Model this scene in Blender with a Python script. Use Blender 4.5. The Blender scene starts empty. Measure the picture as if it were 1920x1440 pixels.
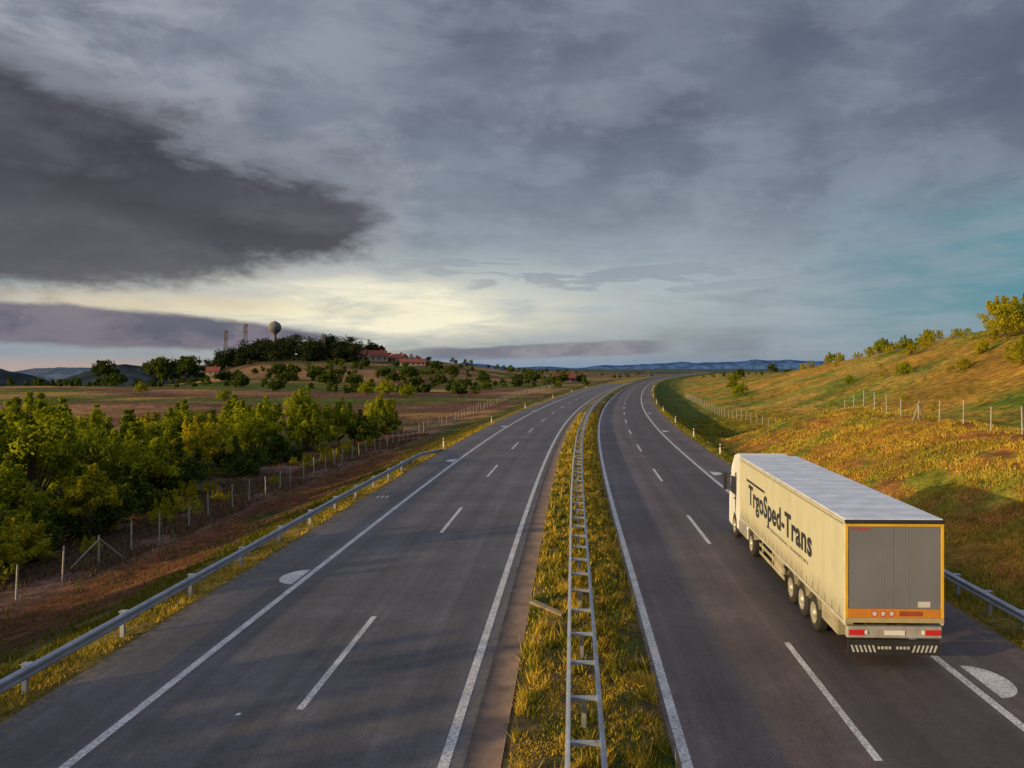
import bpy, math, random
import numpy as np
from mathutils import Vector
random.seed(7); rng=np.random.default_rng(11)
scene=bpy.context.scene
scene.view_settings.view_transform='Standard'; scene.view_settings.look='None'; scene.view_settings.exposure=0
COL=bpy.context.collection
CAMH=7.82

# ------------------------------------------------------------------ node helpers
class NT:
    def __init__(s,tree): s.t=tree; s.n=tree.nodes; s.l=tree.links
    def put(s,sock,v):
        if v is None: return
        if isinstance(v,bpy.types.NodeSocket): s.l.new(v,sock)
        else:
            if isinstance(v,(tuple,list)) and len(v)==3 and sock.type=='RGBA': v=(*v,1)
            sock.default_value=v
    def m(s,op,a,b=None,c=None,clamp=False):
        n=s.n.new('ShaderNodeMath'); n.operation=op; n.use_clamp=clamp
        s.put(n.inputs[0],a); s.put(n.inputs[1],b); s.put(n.inputs[2],c); return n.outputs[0]
    def sm(s,v,a,b):
        n=s.n.new('ShaderNodeMapRange'); n.interpolation_type='SMOOTHSTEP'
        s.put(n.inputs[0],v); n.inputs[1].default_value=a; n.inputs[2].default_value=b
        n.inputs[3].default_value=0; n.inputs[4].default_value=1; return n.outputs[0]
    def mr(s,v,a,b,c,d):
        n=s.n.new('ShaderNodeMapRange'); s.put(n.inputs[0],v)
        for i,x in enumerate((a,b,c,d)): n.inputs[i+1].default_value=x
        return n.outputs[0]
    def noise(s,vec,scale,detail=4,rough=.5,dist=0):
        n=s.n.new('ShaderNodeTexNoise'); s.put(n.inputs['Vector'],vec); n.inputs['Scale'].default_value=scale
        n.inputs['Detail'].default_value=detail; n.inputs['Roughness'].default_value=rough; n.inputs['Distortion'].default_value=dist
        return n.outputs['Fac']
    def mix(s,f,a,b,mode='MIX'):
        n=s.n.new('ShaderNodeMix'); n.data_type='RGBA'; n.blend_type=mode
        s.put(n.inputs[0],f); s.put(n.inputs[6],a); s.put(n.inputs[7],b); return n.outputs[2]
    def xyz(s,x,y,z):
        n=s.n.new('ShaderNodeCombineXYZ'); s.put(n.inputs[0],x); s.put(n.inputs[1],y); s.put(n.inputs[2],z); return n.outputs[0]
    def sep(s,v):
        n=s.n.new('ShaderNodeSeparateXYZ'); s.l.new(v,n.inputs[0]); return n.outputs
    def pos(s):
        return s.n.new('ShaderNodeNewGeometry').outputs['Position']
    def attr(s,name,out='Color'):
        n=s.n.new('ShaderNodeAttribute'); n.attribute_name=name; return n.outputs[out]
    def map(s,v,sc):
        n=s.n.new('ShaderNodeMapping'); s.l.new(v,n.inputs[0]); n.inputs['Scale'].default_value=sc; return n.outputs[0]
    def bump(s,h,st,dist=.05):
        n=s.n.new('ShaderNodeBump'); s.put(n.inputs['Height'],h); n.inputs['Strength'].default_value=st; n.inputs['Distance'].default_value=dist; return n.outputs[0]

def newmat(name):
    m=bpy.data.materials.new(name); m.use_nodes=True
    nt=NT(m.node_tree); b=m.node_tree.nodes['Principled BSDF']; return m,nt,b
def simple(name,col,rough=.6,metal=0,var=.15,scale=3,emis=None,bump=0):
    m,nt,b=newmat(name)
    p=nt.n.new('ShaderNodeTexCoord').outputs['Object']
    f=nt.noise(p,scale,5,.6)
    k=nt.mr(f,.3,.7,1-var,1+var)
    c=nt.mix(1,(*col,1),nt.xyz(k,k,k),'MULTIPLY')
    nt.put(b.inputs['Base Color'],c); b.inputs['Roughness'].default_value=rough; b.inputs['Metallic'].default_value=metal
    if bump: nt.put(b.inputs['Normal'],nt.bump(f,bump,.02))
    if emis: b.inputs['Emission Color'].default_value=(*emis,1); b.inputs['Emission Strength'].default_value=1
    return m

# ------------------------------------------------------------------ mesh helpers
def npmesh(name,V,F,mats,matidx=None,cols=None,smooth=False,obj=True):
    V=np.asarray(V,dtype=np.float32); F=np.asarray(F,dtype=np.int32); n,k=F.shape
    me=bpy.data.meshes.new(name); me.vertices.add(len(V)); me.vertices.foreach_set('co',V.ravel())
    me.loops.add(n*k); me.loops.foreach_set('vertex_index',F.ravel())
    me.polygons.add(n); me.polygons.foreach_set('loop_start',np.arange(0,n*k,k,dtype=np.int32))
    me.polygons.foreach_set('loop_total',np.full(n,k,dtype=np.int32))
    for m in mats: me.materials.append(m)
    if matidx is not None: me.polygons.foreach_set('material_index',np.asarray(matidx,dtype=np.int32))
    if cols is not None:
        a=me.color_attributes.new('Col','FLOAT_COLOR','POINT'); c=np.ones((len(V),4),dtype=np.float32); c[:,:3]=cols
        a.data.foreach_set('color',c.ravel())
    me.update(calc_edges=True)
    if smooth: me.polygons.foreach_set('use_smooth',np.ones(n,dtype=bool))
    if not obj: return me
    o=bpy.data.objects.new(name,me); COL.objects.link(o); return o
class MB:
    def __init__(s): s.v=[]; s.f=[]; s.m=[]
    def add(s,vs,fs,mi=0):
        o=len(s.v); s.v+= [tuple(v) for v in vs]; s.f+=[tuple(i+o for i in f) for f in fs]; s.m+=[mi]*len(fs)
    def box(s,x0,x1,y0,y1,z0,z1,mi=0):
        s.add([(x0,y0,z0),(x1,y0,z0),(x1,y1,z0),(x0,y1,z0),(x0,y0,z1),(x1,y0,z1),(x1,y1,z1),(x0,y1,z1)],
              [(0,3,2,1),(4,5,6,7),(0,1,5,4),(1,2,6,5),(2,3,7,6),(3,0,4,7)],mi)
    def tube(s,a,b,r0,r1=None,n=6,mi=0,cap=True):
        r1=r0 if r1 is None else r1
        a=Vector(a); b=Vector(b); d=(b-a).normalized(); u=d.orthogonal().normalized(); w=d.cross(u)
        vs=[]
        for c,r in((a,r0),(b,r1)):
            for i in range(n):
                t=2*math.pi*i/n; vs.append(c+u*math.cos(t)*r+w*math.sin(t)*r)
        fs=[(i,(i+1)%n,n+(i+1)%n,n+i) for i in range(n)]
        if cap: fs+=[tuple(range(n))[::-1],tuple(range(n,2*n))]
        s.add(vs,fs,mi)
    def lathe_x(s,c,prof,n=28,mis=None,mi=0):
        vs=[];fs=[]; k=len(prof)
        for i in range(n):
            t=2*math.pi*i/n
            for x,r in prof: vs.append((c[0]+x,c[1]+r*math.cos(t),c[2]+r*math.sin(t)))
        for j in range(k-1):
            ff=[]
            for i in range(n):
                i2=(i+1)%n; ff.append((i*k+j,i*k+j+1,i2*k+j+1,i2*k+j))
            fs.append(ff)
        o=len(s.v); s.v+=vs
        for j,ff in enumerate(fs):
            for f in ff: s.f.append(tuple(q+o for q in f)); s.m.append(mis[j] if mis else mi)
    def obj(s,name,mats,parent=None,bevel=0,smooth=False,seg=2):
        me=bpy.data.meshes.new(name); me.from_pydata(s.v,[],s.f)
        for m in mats: me.materials.append(m)
        me.polygons.foreach_set('material_index',s.m); me.update()
        o=bpy.data.objects.new(name,me); COL.objects.link(o)
        if parent: o.parent=parent
        if bevel:
            b=o.modifiers.new('b','BEVEL'); b.width=bevel; b.segments=seg; b.limit_method='ANGLE'; b.angle_limit=math.radians(40)
        if smooth:
            me.polygons.foreach_set('use_smooth',[True]*len(me.polygons))
        return o
def empty(name,loc=(0,0,0),rot=0):
    e=bpy.data.objects.new(name,None); COL.objects.link(e); e.location=loc; e.rotation_euler=(0,0,rot); return e

# ------------------------------------------------------------------ road alignment
sk=np.array([[-500,0],[35,0],[75,.02],[107,.045],[173,.083],[297,.115],[405,.137],[512,.17],[608,.2],[900,.235],[1131,.24],[1400,.22],[1500,0],[30000,0]])
_yt=np.arange(-200,12000,1.0); _st=np.interp(_yt,sk[:,0],sk[:,1]); _xt=np.concatenate([[0],np.cumsum((_st[1:]+_st[:-1])/2)])
def xc(Y): return np.interp(Y,_yt,_xt)

def hash2(i,j,s=0):
    v=np.sin(i*127.1+j*311.7+s*74.7)*43758.5453; return v-np.floor(v)
def vn(x,y,s=0):
    i=np.floor(x); j=np.floor(y); u=x-i; v=y-j; u=u*u*(3-2*u); v=v*v*(3-2*v)
    return (hash2(i,j,s)*(1-u)+hash2(i+1,j,s)*u)*(1-v)+(hash2(i,j+1,s)*(1-u)+hash2(i+1,j+1,s)*u)*v
def fbm(x,y,s=0,o=4):
    t=0;a=.5
    for k in range(o): t=t+a*vn(x*2**k,y*2**k,s+k); a*=.5
    return t/(1-.5**o)
def ss(a,b,x):
    t=np.clip((x-a)/(b-a),0,1); return t*t*(3-2*t)
PL=np.array([[0,-.14],[12.4,-.14],[12.62,-.02],[13.8,-.06],[16,-.7],[21,-2.3],[25,-2.5],[30,-3.0],[45,-3.2],[90,-2.8],[20000,-2.8]])
PM=np.array([[0,-.14],[12.3,-.14],[12.52,-.02],[13.6,-.06],[14.6,-.4],[16,-.35],[19,.9],[23,2.7],[26,3.5],[28.5,3.7],[31,3.4],[36,2.9],[48,4.2],[70,5],[20000,5]])
PV=np.array([[0,-.14],[12.3,-.14],[12.52,-.02],[13.6,-.08],[16,-1.4],[19,-2.4],[23,-2.2],[29,-.9],[36,.2],[48,2.3],[70,3.2],[20000,3.2]])
def hgt(d,Y):
    d=np.asarray(d,float); Y=np.asarray(Y,float); X=xc(Y)+d; a=np.abs(d)
    L=np.interp(a,PL[:,0],PL[:,1]); k=1-.75*ss(110,260,Y); L=np.where(a>13.8,-.06+(L+.06)*k,L)
    L=L+ss(60,150,a)*ss(200,380,Y)*4.0
    L=L+14*np.exp(-((X+175)/120)**2-((Y-540)/110)**2)
    L=L-140*ss(260,1000,Y)*ss(.40,.60,-X/np.maximum(Y,1))
    w=ss(76,104,Y+ .25*(d-28)); R=np.interp(a,PM[:,0],PM[:,1])*(1-w)+np.interp(a,PV[:,0],PV[:,1])*w
    g=np.interp(Y,[0,60,150,200,300,450,650,1000],[.6,.85,1,.8,.42,.16,.04,0])
    R=R+12.5*g*ss(36,84,a); far=ss(250,500,Y)
    R=np.where(a>13.6,R*(1-.7*far),R)
    h=np.where(d<0,L,R)
    am=ss(14,20,a)*.35+ss(40,90,a)*.9
    h=h+am*(fbm(X*.12,Y*.12,3,4)-.5)*1.3 + ss(13,15,a)*(vn(X*1.1,Y*1.1,9)-.5)*.16+ss(15,20,d)*(fbm(X*.5,Y*.5,19,3)-.5)*.8
    md=(d>-1.42)&(d<2.02); h=np.where(md,.03+.05*fbm(X*2,Y*.6,5,3),h)
    h=h-ss(1200,3000,Y)*6*ss(30,60,a)
    return h

# ------------------------------------------------------------------ terrain colour
G=np.array
def lerp(a,b,t): return a+(b-a)*t[...,None]
def tcol(d,Y):
    X=xc(Y)+d; a=np.abs(d)
    n=fbm(X*.15,Y*.15,21,4); n2=fbm(X*.6,Y*.6,33,3); n3=fbm(X*.04,Y*.05,55,3)
    green=G([.05,.085,.012]); dry=G([.26,.19,.04]); soil=G([.15,.055,.028]); tan=G([.24,.13,.065]); org=G([.38,.19,.028]); purp=G([.16,.09,.075])
    c=np.zeros(d.shape+(3,))
    cl=lerp(np.broadcast_to(dry,c.shape),G([.032,.048,.012]),ss(13.3,14.8,a)*(.6+.4*ss(.35,.6,n2)))  # left verge green darkened: its shade is painted into the colour
    cl=lerp(cl,soil*.95,ss(15.5,18,a)*(1-ss(23,25,a))*ss(.28,.42,n)*ss(20,34,Y)*(1-ss(95,120,Y))*.95)
    cl=lerp(cl,purp,ss(22.5,25,a)*ss(.22,.38,n)*.95)
    cl=lerp(cl,G([.035,.05,.015]),ss(33,37,a)*(1-ss(60,80,a))*(1-ss(120,150,Y)))
    fs=fbm(X*.008+3,(Y+X*.15)*.03,77,2)
    field=lerp(np.broadcast_to(tan,c.shape),G([.13,.07,.042]),ss(.45,.5,fs)); field=lerp(field,G([.075,.10,.018]),ss(.57,.6,fs))
    field=lerp(field,G([.40,.23,.08]),ss(.54,.68,n3)*.65)
    fm=np.maximum(ss(55,75,a),ss(120,160,Y)*ss(19,24,a)); cl=lerp(cl,field,fm)
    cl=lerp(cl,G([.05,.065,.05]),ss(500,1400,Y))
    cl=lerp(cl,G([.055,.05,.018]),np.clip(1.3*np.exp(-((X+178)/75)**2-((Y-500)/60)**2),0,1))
    cr=lerp(np.broadcast_to(dry,c.shape),green*1.0,ss(13.2,14.4,a)*.85)
    mnd=ss(15.6,18.5,a+2*n2)*(1-ss(76,100,Y+.25*(d-28)))
    mc=lerp(np.broadcast_to(org,c.shape),G([.20,.20,.022]),ss(.40,.58,n)); mc=lerp(mc,G([.32,.10,.038]),ss(.50,.62,n2)*.65)
    cr=lerp(cr,mc,mnd)
    hc=lerp(np.broadcast_to(G([.33,.22,.042]),c.shape),G([.14,.165,.022]),ss(.40,.58,n)); hc=lerp(hc,org,ss(.46,.62,n3)*.65)
    cr=lerp(cr,hc,ss(24,31,a+4*n)*np.maximum(1-mnd,ss(34,38,a)))
    cr=lerp(cr,G([.09,.17,.014]),np.clip(1.2*np.exp(-((X-47)/10)**2-((Y-78)/13)**2),0,1)*ss(.25,.5,n2)*.9)
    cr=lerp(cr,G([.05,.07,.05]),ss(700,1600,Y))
    c=np.where((d<0)[...,None],cl,cr)
    md=(a<3)
    c=np.where(md[...,None],lerp(np.broadcast_to(G([.18,.125,.055]),c.shape),G([.06,.085,.015]),ss(.4,.6,n2)),c)
    return np.clip(c,0.005,1)

def cols():
    p=[0,.8,1.4,1.43,2.01,2.05,4,8,12.3,12.4,12.52,12.62,12.8]
    x=13.1
    while x<40: p.append(x); x+=.45
    s=.5
    while x<9000: p.append(x); s*=1.075; x+=s
    p=np.array(p); return np.concatenate([-p[::-1][:-1],p])
def rows():
    r=list(np.arange(-60,0,3.)); r+=list(np.arange(0,120,.7)); s=.75;x=120.
    while x<9500: r.append(x); s*=1.03; x+=s
    return np.array(r)
cd=cols(); rw=rows()
D,Y=np.meshgrid(cd,rw); Z=hgt(D,Y); X=xc(Y)+D
nr,nc=D.shape
V=np.stack([X,Y,Z],-1).reshape(-1,3)
idx=np.arange(nr*nc).reshape(nr,nc)
F=np.stack([idx[:-1,:-1],idx[:-1,1:],idx[1:,1:],idx[1:,:-1]],-1).reshape(-1,4)
m,nt,b=newmat('ground_mat')
P=nt.pos(); c=nt.attr('Col')
f1=nt.noise(P,.9,7,.65); f2=nt.noise(P,9,4,.7); f3=nt.noise(P,.08,4,.6)
k=nt.m('MULTIPLY',nt.mr(f1,.3,.7,.3,1.7),nt.mr(f2,.3,.7,.4,1.6)); k=nt.m('MULTIPLY',k,nt.mr(f3,.3,.7,.65,1.35))
c=nt.mix(1,c,nt.xyz(k,nt.m('POWER',k,.93),nt.m('POWER',k,.9)),'MULTIPLY')
nt.put(b.inputs['Base Color'],c); b.inputs['Roughness'].default_value=1; b.inputs['Specular IOR Level'].default_value=.1
nt.put(b.inputs['Normal'],nt.bump(nt.m('ADD',f1,nt.m('MULTIPLY',f2,.4)),1.0,.5))
npmesh('ground',V,F,[m],cols=tcol(D,Y).reshape(-1,3),smooth=True)

# ------------------------------------------------------------------ road
def strip(ds,ys,z):
    ds=np.array(ds); Dm,Ym=np.meshgrid(ds,ys); Xm=xc(Ym)+Dm
    V=np.stack([Xm,Ym,np.full_like(Xm,z)],-1).reshape(-1,3); a,bn=Dm.shape
    ix=np.arange(a*bn).reshape(a,bn); F=np.stack([ix[:-1,:-1],ix[:-1,1:],ix[1:,1:],ix[1:,:-1]],-1).reshape(-1,4)
    return V,F,Dm
ys=np.concatenate([np.arange(-60,60,3.),np.arange(60,1400,6.)])
def asphalt(name,base,right):
    m,nt,b=newmat(name); P=nt.pos(); lat=nt.sep(nt.attr('Col'))[0]
    fine=nt.noise(P,22,4,.9); med=nt.noise(P,.35,4,.6); mid=nt.noise(P,3,5,.75)
    y=nt.sep(P)[1]
    st=nt.noise(nt.xyz(nt.m('MULTIPLY',lat,60),nt.m('MULTIPLY',y,.03),0),1.0,3,.6)
    tr=nt.noise(nt.xyz(nt.m('MULTIPLY',lat,3),nt.m('MULTIPLY',y,.2),4),1.0,3,.6)
    k=nt.mr(fine,.35,.65,.35,1.65)
    for f,a in((med,.2),(mid,.22),(st,.22),(tr,.22)): k=nt.m('MULTIPLY',k,nt.mr(f,.3,.7,1-a,1+a))
    dd=nt.m('MULTIPLY',lat,20)
    w=nt.m('COSINE',nt.m('MULTIPLY',nt.m('SUBTRACT',dd,2.5+.95),2*math.pi/1.86))
    k=nt.m('MULTIPLY',k,nt.mr(w,-1,1,1.08,.89))
    c=nt.mix(1,(*base,1),nt.xyz(k,k,k),'MULTIPLY')
    if right:
        dk=nt.m('MULTIPLY',nt.sm(dd,5.9,6.3),nt.m('SUBTRACT',1,nt.sm(dd,9.3,10.0)))
        c=nt.mix(nt.m('MULTIPLY',dk,.45),c,(.030,.029,.032))
    de=nt.m('ADD',nt.sm(dd,11.7,12.7),nt.m('SUBTRACT',1,nt.sm(dd,1.9,2.55)),clamp=True)
    c=nt.mix(nt.m('MULTIPLY',de,nt.sm(mid,.42,.62)),c,(.17,.13,.085))
    sp=nt.noise(P,1.7,3,.5); c=nt.mix(nt.m('MULTIPLY',nt.sm(sp,.64,.72),.35),c,(.03,.03,.032))
    j=nt.m('FRACT',nt.m('MULTIPLY',y,1/11.3)); j=nt.m('SUBTRACT',1,nt.sm(nt.m('ABSOLUTE',nt.m('SUBTRACT',j,.5)),.0,.004))
    c=nt.mix(nt.m('MULTIPLY',j,nt.m('MULTIPLY',nt.sm(med,.5,.6),.35)),c,(.03,.03,.03))
    nt.put(b.inputs['Base Color'],c); b.inputs['Roughness'].default_value=.66; b.inputs['Specular IOR Level'].default_value=.45
    nt.put(b.inputs['Normal'],nt.bump(fine,1.0,.018))
    return m
for nm,ds,mat in(('road',np.linspace(-12.6,-2.15,12),asphalt('asphalt_l',(.078,.074,.081),False)),('road',np.linspace(2.02,12.5,12),asphalt('asphalt_r',(.092,.073,.073),True))):
    V,F,Dm=strip(ds,ys,0); cc=np.abs(np.stack([Dm]*3,-1)).reshape(-1,3)/20
    npmesh(nm,V,F,[mat],cols=cc)
mm,nt,b=newmat('road_paint'); P=nt.pos(); f=nt.noise(P,14,5,.8); g=nt.noise(P,1.2,4,.6)
c=nt.mix(nt.sm(nt.m('ADD',f,nt.m('MULTIPLY',g,.25)),.58,.72),(.60,.60,.59,1),(.15,.145,.145,1)); c=nt.mix(nt.mr(g,.3,.7,.0,.5),c,(.32,.32,.31,1))
nt.put(b.inputs['Base Color'],c); b.inputs['Roughness'].default_value=.6
VV=[];FF=[];off=0
def addstrip(d0,d1,ys):
    global off
    V,F,_=strip([d0,d1],np.array(ys),.006); VV.append(V); FF.append(F+off); off+=len(V)
for d in(-9.95,-2.54,2.25,9.8): addstrip(d-.11,d+.11,ys)
for d,y0 in((-6.25,17.6),(6.09,15.3)):
    y=y0-37.8
    while y<1200: addstrip(d-.085,d+.085,np.linspace(y,y+6.6,3)); y+=18.9
for sgn,ylist in((-1,[28.8,65,103,141,180]),(1,[19.2,57,95,133,171])):
    for yy in ylist:
        n=14; d0=sgn*10.16
        pts=[(d0+sgn*.75*math.sin(math.pi*i/n), yy-1.0*math.cos(math.pi*i/n)) for i in range(n+1)]
        for i in range(n):
            (a1,b1),(a2,b2)=pts[i],pts[i+1]
            V=np.array([[xc(b1)+d0,b1,.006],[xc(b1)+a1,b1,.006],[xc(b2)+a2,b2,.006],[xc(b2)+d0,b2,.006]])
            VV.append(V); FF.append(np.array([[0,1,2,3] if sgn>0 else [0,3,2,1]])+off); off+=4
for k in range(3):
    addstrip(-11.9+.28*k,-11.80+.28*k,[46.2,47.0])
addstrip(-7.6,-7.5,[17.3,17.42])
npmesh('road_markings',np.concatenate(VV),np.concatenate(FF),[mm])
conc=simple('concrete',(.115,.080,.064),.9,0,.4,1.5,bump=.3)
V,F,_=strip([-2.15,-2.1,-1.45,-1.40],ys,0)
V=V.reshape(-1,4,3); V[:,0,2]=.004; V[:,1,2]=-.015; V[:,2,2]=-.03; V[:,3,2]=.075; npmesh('drain_channel',V.reshape(-1,3),F,[conc])
mb=MB(); mb.add([(-1.42,25.3,0),(-.35,23.9,0),(-.25,24.05,0),(-1.36,25.6,0),(-1.42,25.3,.16),(-.35,23.9,.16),(-.25,24.05,.16),(-1.36,25.6,.16)],[(0,1,5,4),(1,2,6,5),(2,3,7,6),(3,0,4,7),(4,5,6,7)])
mb.obj('concrete_kerb',[simple('kerb',(.20,.155,.10),.9,0,.25,3)])

# ------------------------------------------------------------------ guard rails
steel,nt,b=newmat('galvanised_steel'); P=nt.pos(); f=nt.noise(P,2.5,5,.7); g=nt.noise(nt.map(P,(6,.3,12)),1,3,.6)
c=nt.mix(nt.mr(f,.3,.7,0,1),(.24,.27,.32,1),(.42,.46,.51,1)); c=nt.mix(nt.sm(g,.6,.75),c,(.24,.20,.16,1)); nt.put(b.inputs['Base Color'],c)
b.inputs['Metallic'].default_value=.5; b.inputs['Roughness'].default_value=.5
def beam(mb,d,s,y0,y1,top=.76,endflare=0):
    pr=[(0,top),(s*.035,top-.01),(s*.085,top-.05),(s*.085,top-.10),(s*.02,top-.14),(s*.02,top-.17),(s*.085,top-.21),(s*.085,top-.26),(s*.035,top-.30),(0,top-.31)]
    pr=pr+[(x-s*.012,z) for x,z in pr[::-1]]
    yy=list(np.arange(y0,min(y1,60),2))+list(np.arange(max(y0,60),y1,4))+[y1] if y1>60 else list(np.arange(y0,y1,2))+[y1]
    n=len(pr); vs=[]; fs=[]
    for i,y in enumerate(yy):
        dz=0
        if endflare: dz=-max(0,(y-(y1-10))/10)*.68
        for x,z in pr: vs.append((float(xc(y))+d+x,y,z+dz))
    for i in range(len(yy)-1):
        for j in range(n): fs.append((i*n+j,i*n+(j+1)%n,(i+1)*n+(j+1)%n,(i+1)*n+j))
    mb.add(vs,fs)
mb=MB(); cx=.24
beam(mb,cx-.30,-1,-20,900); beam(mb,cx+.30,1,-20,900)
y=-20+.6
i=0
while y<420:
    x=float(xc(y))+cx
    mb.box(x-.30,x+.30,y-.05,y+.05,.66,.735)
    if i%2==0: mb.box(x-.05,x+.05,y-.035,y+.035,0,.66)
    for s in(-1,1): mb.box(x+s*.30-.02 ,x+s*.30+.02,y-.12,y+.12,.64,.752)
    y+=2.0; i+=1
mb.obj('median_guard_rail',[steel])
def siderail(d,s,y0,y1,flare):
    mb=MB(); beam(mb,d,s,y0,y1,endflare=flare); y=y0+.5
    while y<y1-8:
        x=float(xc(y))+d
        mb.box(min(x-s*.16,x-s*.28),max(x-s*.16,x-s*.28),y-.05,y+.05,-.6,.66)
        mb.box(min(x-s*.16,x),max(x-s*.16,x),y-.08,y+.08,.50,.70)
        mb.box(min(x-s*.30,x-s*.0),max(x-s*.30,x-s*.0),y-.09,y+.09,.702,.722)
        y+=4.0 if d<0 else 2.
    return mb.obj('guard_rail',[steel])
siderail(-12.95,1,-10,74,1); siderail(13.05,-1,-10,58,1)

wp=simple('white_plastic',(.75,.75,.72),.5,0,.05); bk=simple('black_plastic',(.02,.02,.02),.5,0,.1)
refl=simple('reflector',(.6,.25,.08),.3)
def H(d,y): return float(hgt(np.array([d]),np.array([y]))[0])
for d in(-13.2,13.1):
    for y in([76,110,150,200,250,300] if d<0 else [70,88,110,138,170,210,260,310]):
        e=empty('delineator_post',(float(xc(y))+d,y,-.1)); mb=MB(); mb.box(-.06,.06,-.05,.05,0,1.0); mb.obj('post',[wp],e,.015)
        mb=MB(); mb.box(-.063,.063,-.053,.053,.72,.9); mb.obj('band',[bk],e); mb=MB(); mb.box(-.03,.03,-.06,-.055,.76,.86); mb.obj('reflector',[refl],e)

post=simple('fence_post',(.32,.31,.28),.85,0,.25); wire=simple('wire',(.20,.20,.20),.5,.6)
def fence(name,path,hgtp,brace=()):
    mb=MB()
    prev=None
    for i,(d,y) in enumerate(path):
        x=float(xc(y))+d; z=H(d,y)-.1; lean=random.uniform(-.08,.08); hp=hgtp*random.uniform(.92,1.06)
        mb.tube((x,y,z),(x+lean,y+random.uniform(-.06,.06),z+hp+.1),.050,.043,6,0)
        if i in brace:
            for s in(-1,1): mb.tube((x+.05,y,z+hgtp*.9),(x+s*.9,y+s*1.0,z+.1),.04,.04,5,0)
        cur=(x,y,z+.1)
        if prev:
            for k in(.15,.45,.75,1.05,1.35,1.6):
                kk=k*hgtp/1.7; mb.tube((prev[0],prev[1],prev[2]+kk),(cur[0],cur[1],cur[2]+kk),.006,.006,3,1,False)
        prev=cur
    mb.obj(name,[post,wire])
fl=[(-25-max(0,(y-60))*.02+random.uniform(-.15,.15),y+random.uniform(-.2,.2)) for y in np.arange(31.6,330,3.05)]
fence('wire_fence',fl,1.65,(3,))
fr=[]
for y in np.arange(30,260,3.6):
    d=np.interp(y,[30,50,65,90,150,260],[28.2,28.0,27.8,29.5,25.5,24]); fr.append((float(d),float(y)))
fence('wire_fence',fr,1.7,(9,))

# ------------------------------------------------------------------ foliage
def leafmat(name,c1,c2,trans=.35):
    m=bpy.data.materials.new(name); m.use_nodes=True; nt=NT(m.node_tree); nt.n.clear()
    out=nt.n.new('ShaderNodeOutputMaterial'); tint=nt.sep(nt.attr('Col'))
    oi=nt.n.new('ShaderNodeObjectInfo').outputs['Random']
    f=nt.m('ADD',nt.m('MULTIPLY',tint[0],.75),nt.m('MULTIPLY',oi,.35),clamp=True)
    c=nt.mix(f,(*c1,1),(*c2,1)); k=tint[1]; c=nt.mix(1,c,nt.xyz(k,k,k),'MULTIPLY')
    d=nt.n.new('ShaderNodeBsdfDiffuse'); t=nt.n.new('ShaderNodeBsdfTranslucent'); nt.put(d.inputs[0],c); nt.put(t.inputs[0],c)
    mx=nt.n.new('ShaderNodeMixShader'); mx.inputs[0].default_value=trans; nt.l.new(d.outputs[0],mx.inputs[1]); nt.l.new(t.outputs[0],mx.inputs[2]); nt.l.new(mx.outputs[0],out.inputs[0]); return m
leafA=leafmat('leaf_green',(.08,.125,.010),(.40,.42,.020),.46); leafD=leafmat('leaf_dark',(.028,.048,.012),(.09,.12,.016),.25)
leafY=leafmat('leaf_yellow',(.18,.20,.012),(.50,.43,.025),.45); leafF=leafmat('leaf_far',(.014,.022,.012),(.040,.052,.016),.1); bark=simple('bark',(.09,.065,.045),.95,0,.3,6)
def leaves(cent,crad,per,size,seed,flat=.85):
    r=np.random.default_rng(seed); n=len(cent)*per
    ci=np.repeat(np.arange(len(cent)),per)
    g=r.normal(size=(n,3)); g/=np.linalg.norm(g,axis=1)[:,None]; rad=r.random(n)**.45
    P=cent[ci]+g*(rad*crad[ci])[:,None]*np.array([1,1,flat])
    nrm=g*.9+r.normal(size=(n,3))*.5; nrm[:,2]+=.25; nrm/=np.linalg.norm(nrm,axis=1)[:,None]
    u=np.cross(nrm,r.normal(size=(n,3))); u/=np.linalg.norm(u,axis=1)[:,None]; w=np.cross(nrm,u)
    s=size*(.6+.8*r.random(n))[:,None]
    V=np.stack([P-u*s*.5,P-w*s*.32,P+u*s*.5,P+w*s*.32],1).reshape(-1,3)
    F=np.arange(n*4).reshape(n,4)
    ct=r.random(len(cent)); tint=np.clip(ct[ci]*.75+.25*r.random(n),0,1); br=.75+.5*r.random(n)
    C=np.repeat(np.stack([tint,br,br],-1),4,axis=0)
    return V,F,C
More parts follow.
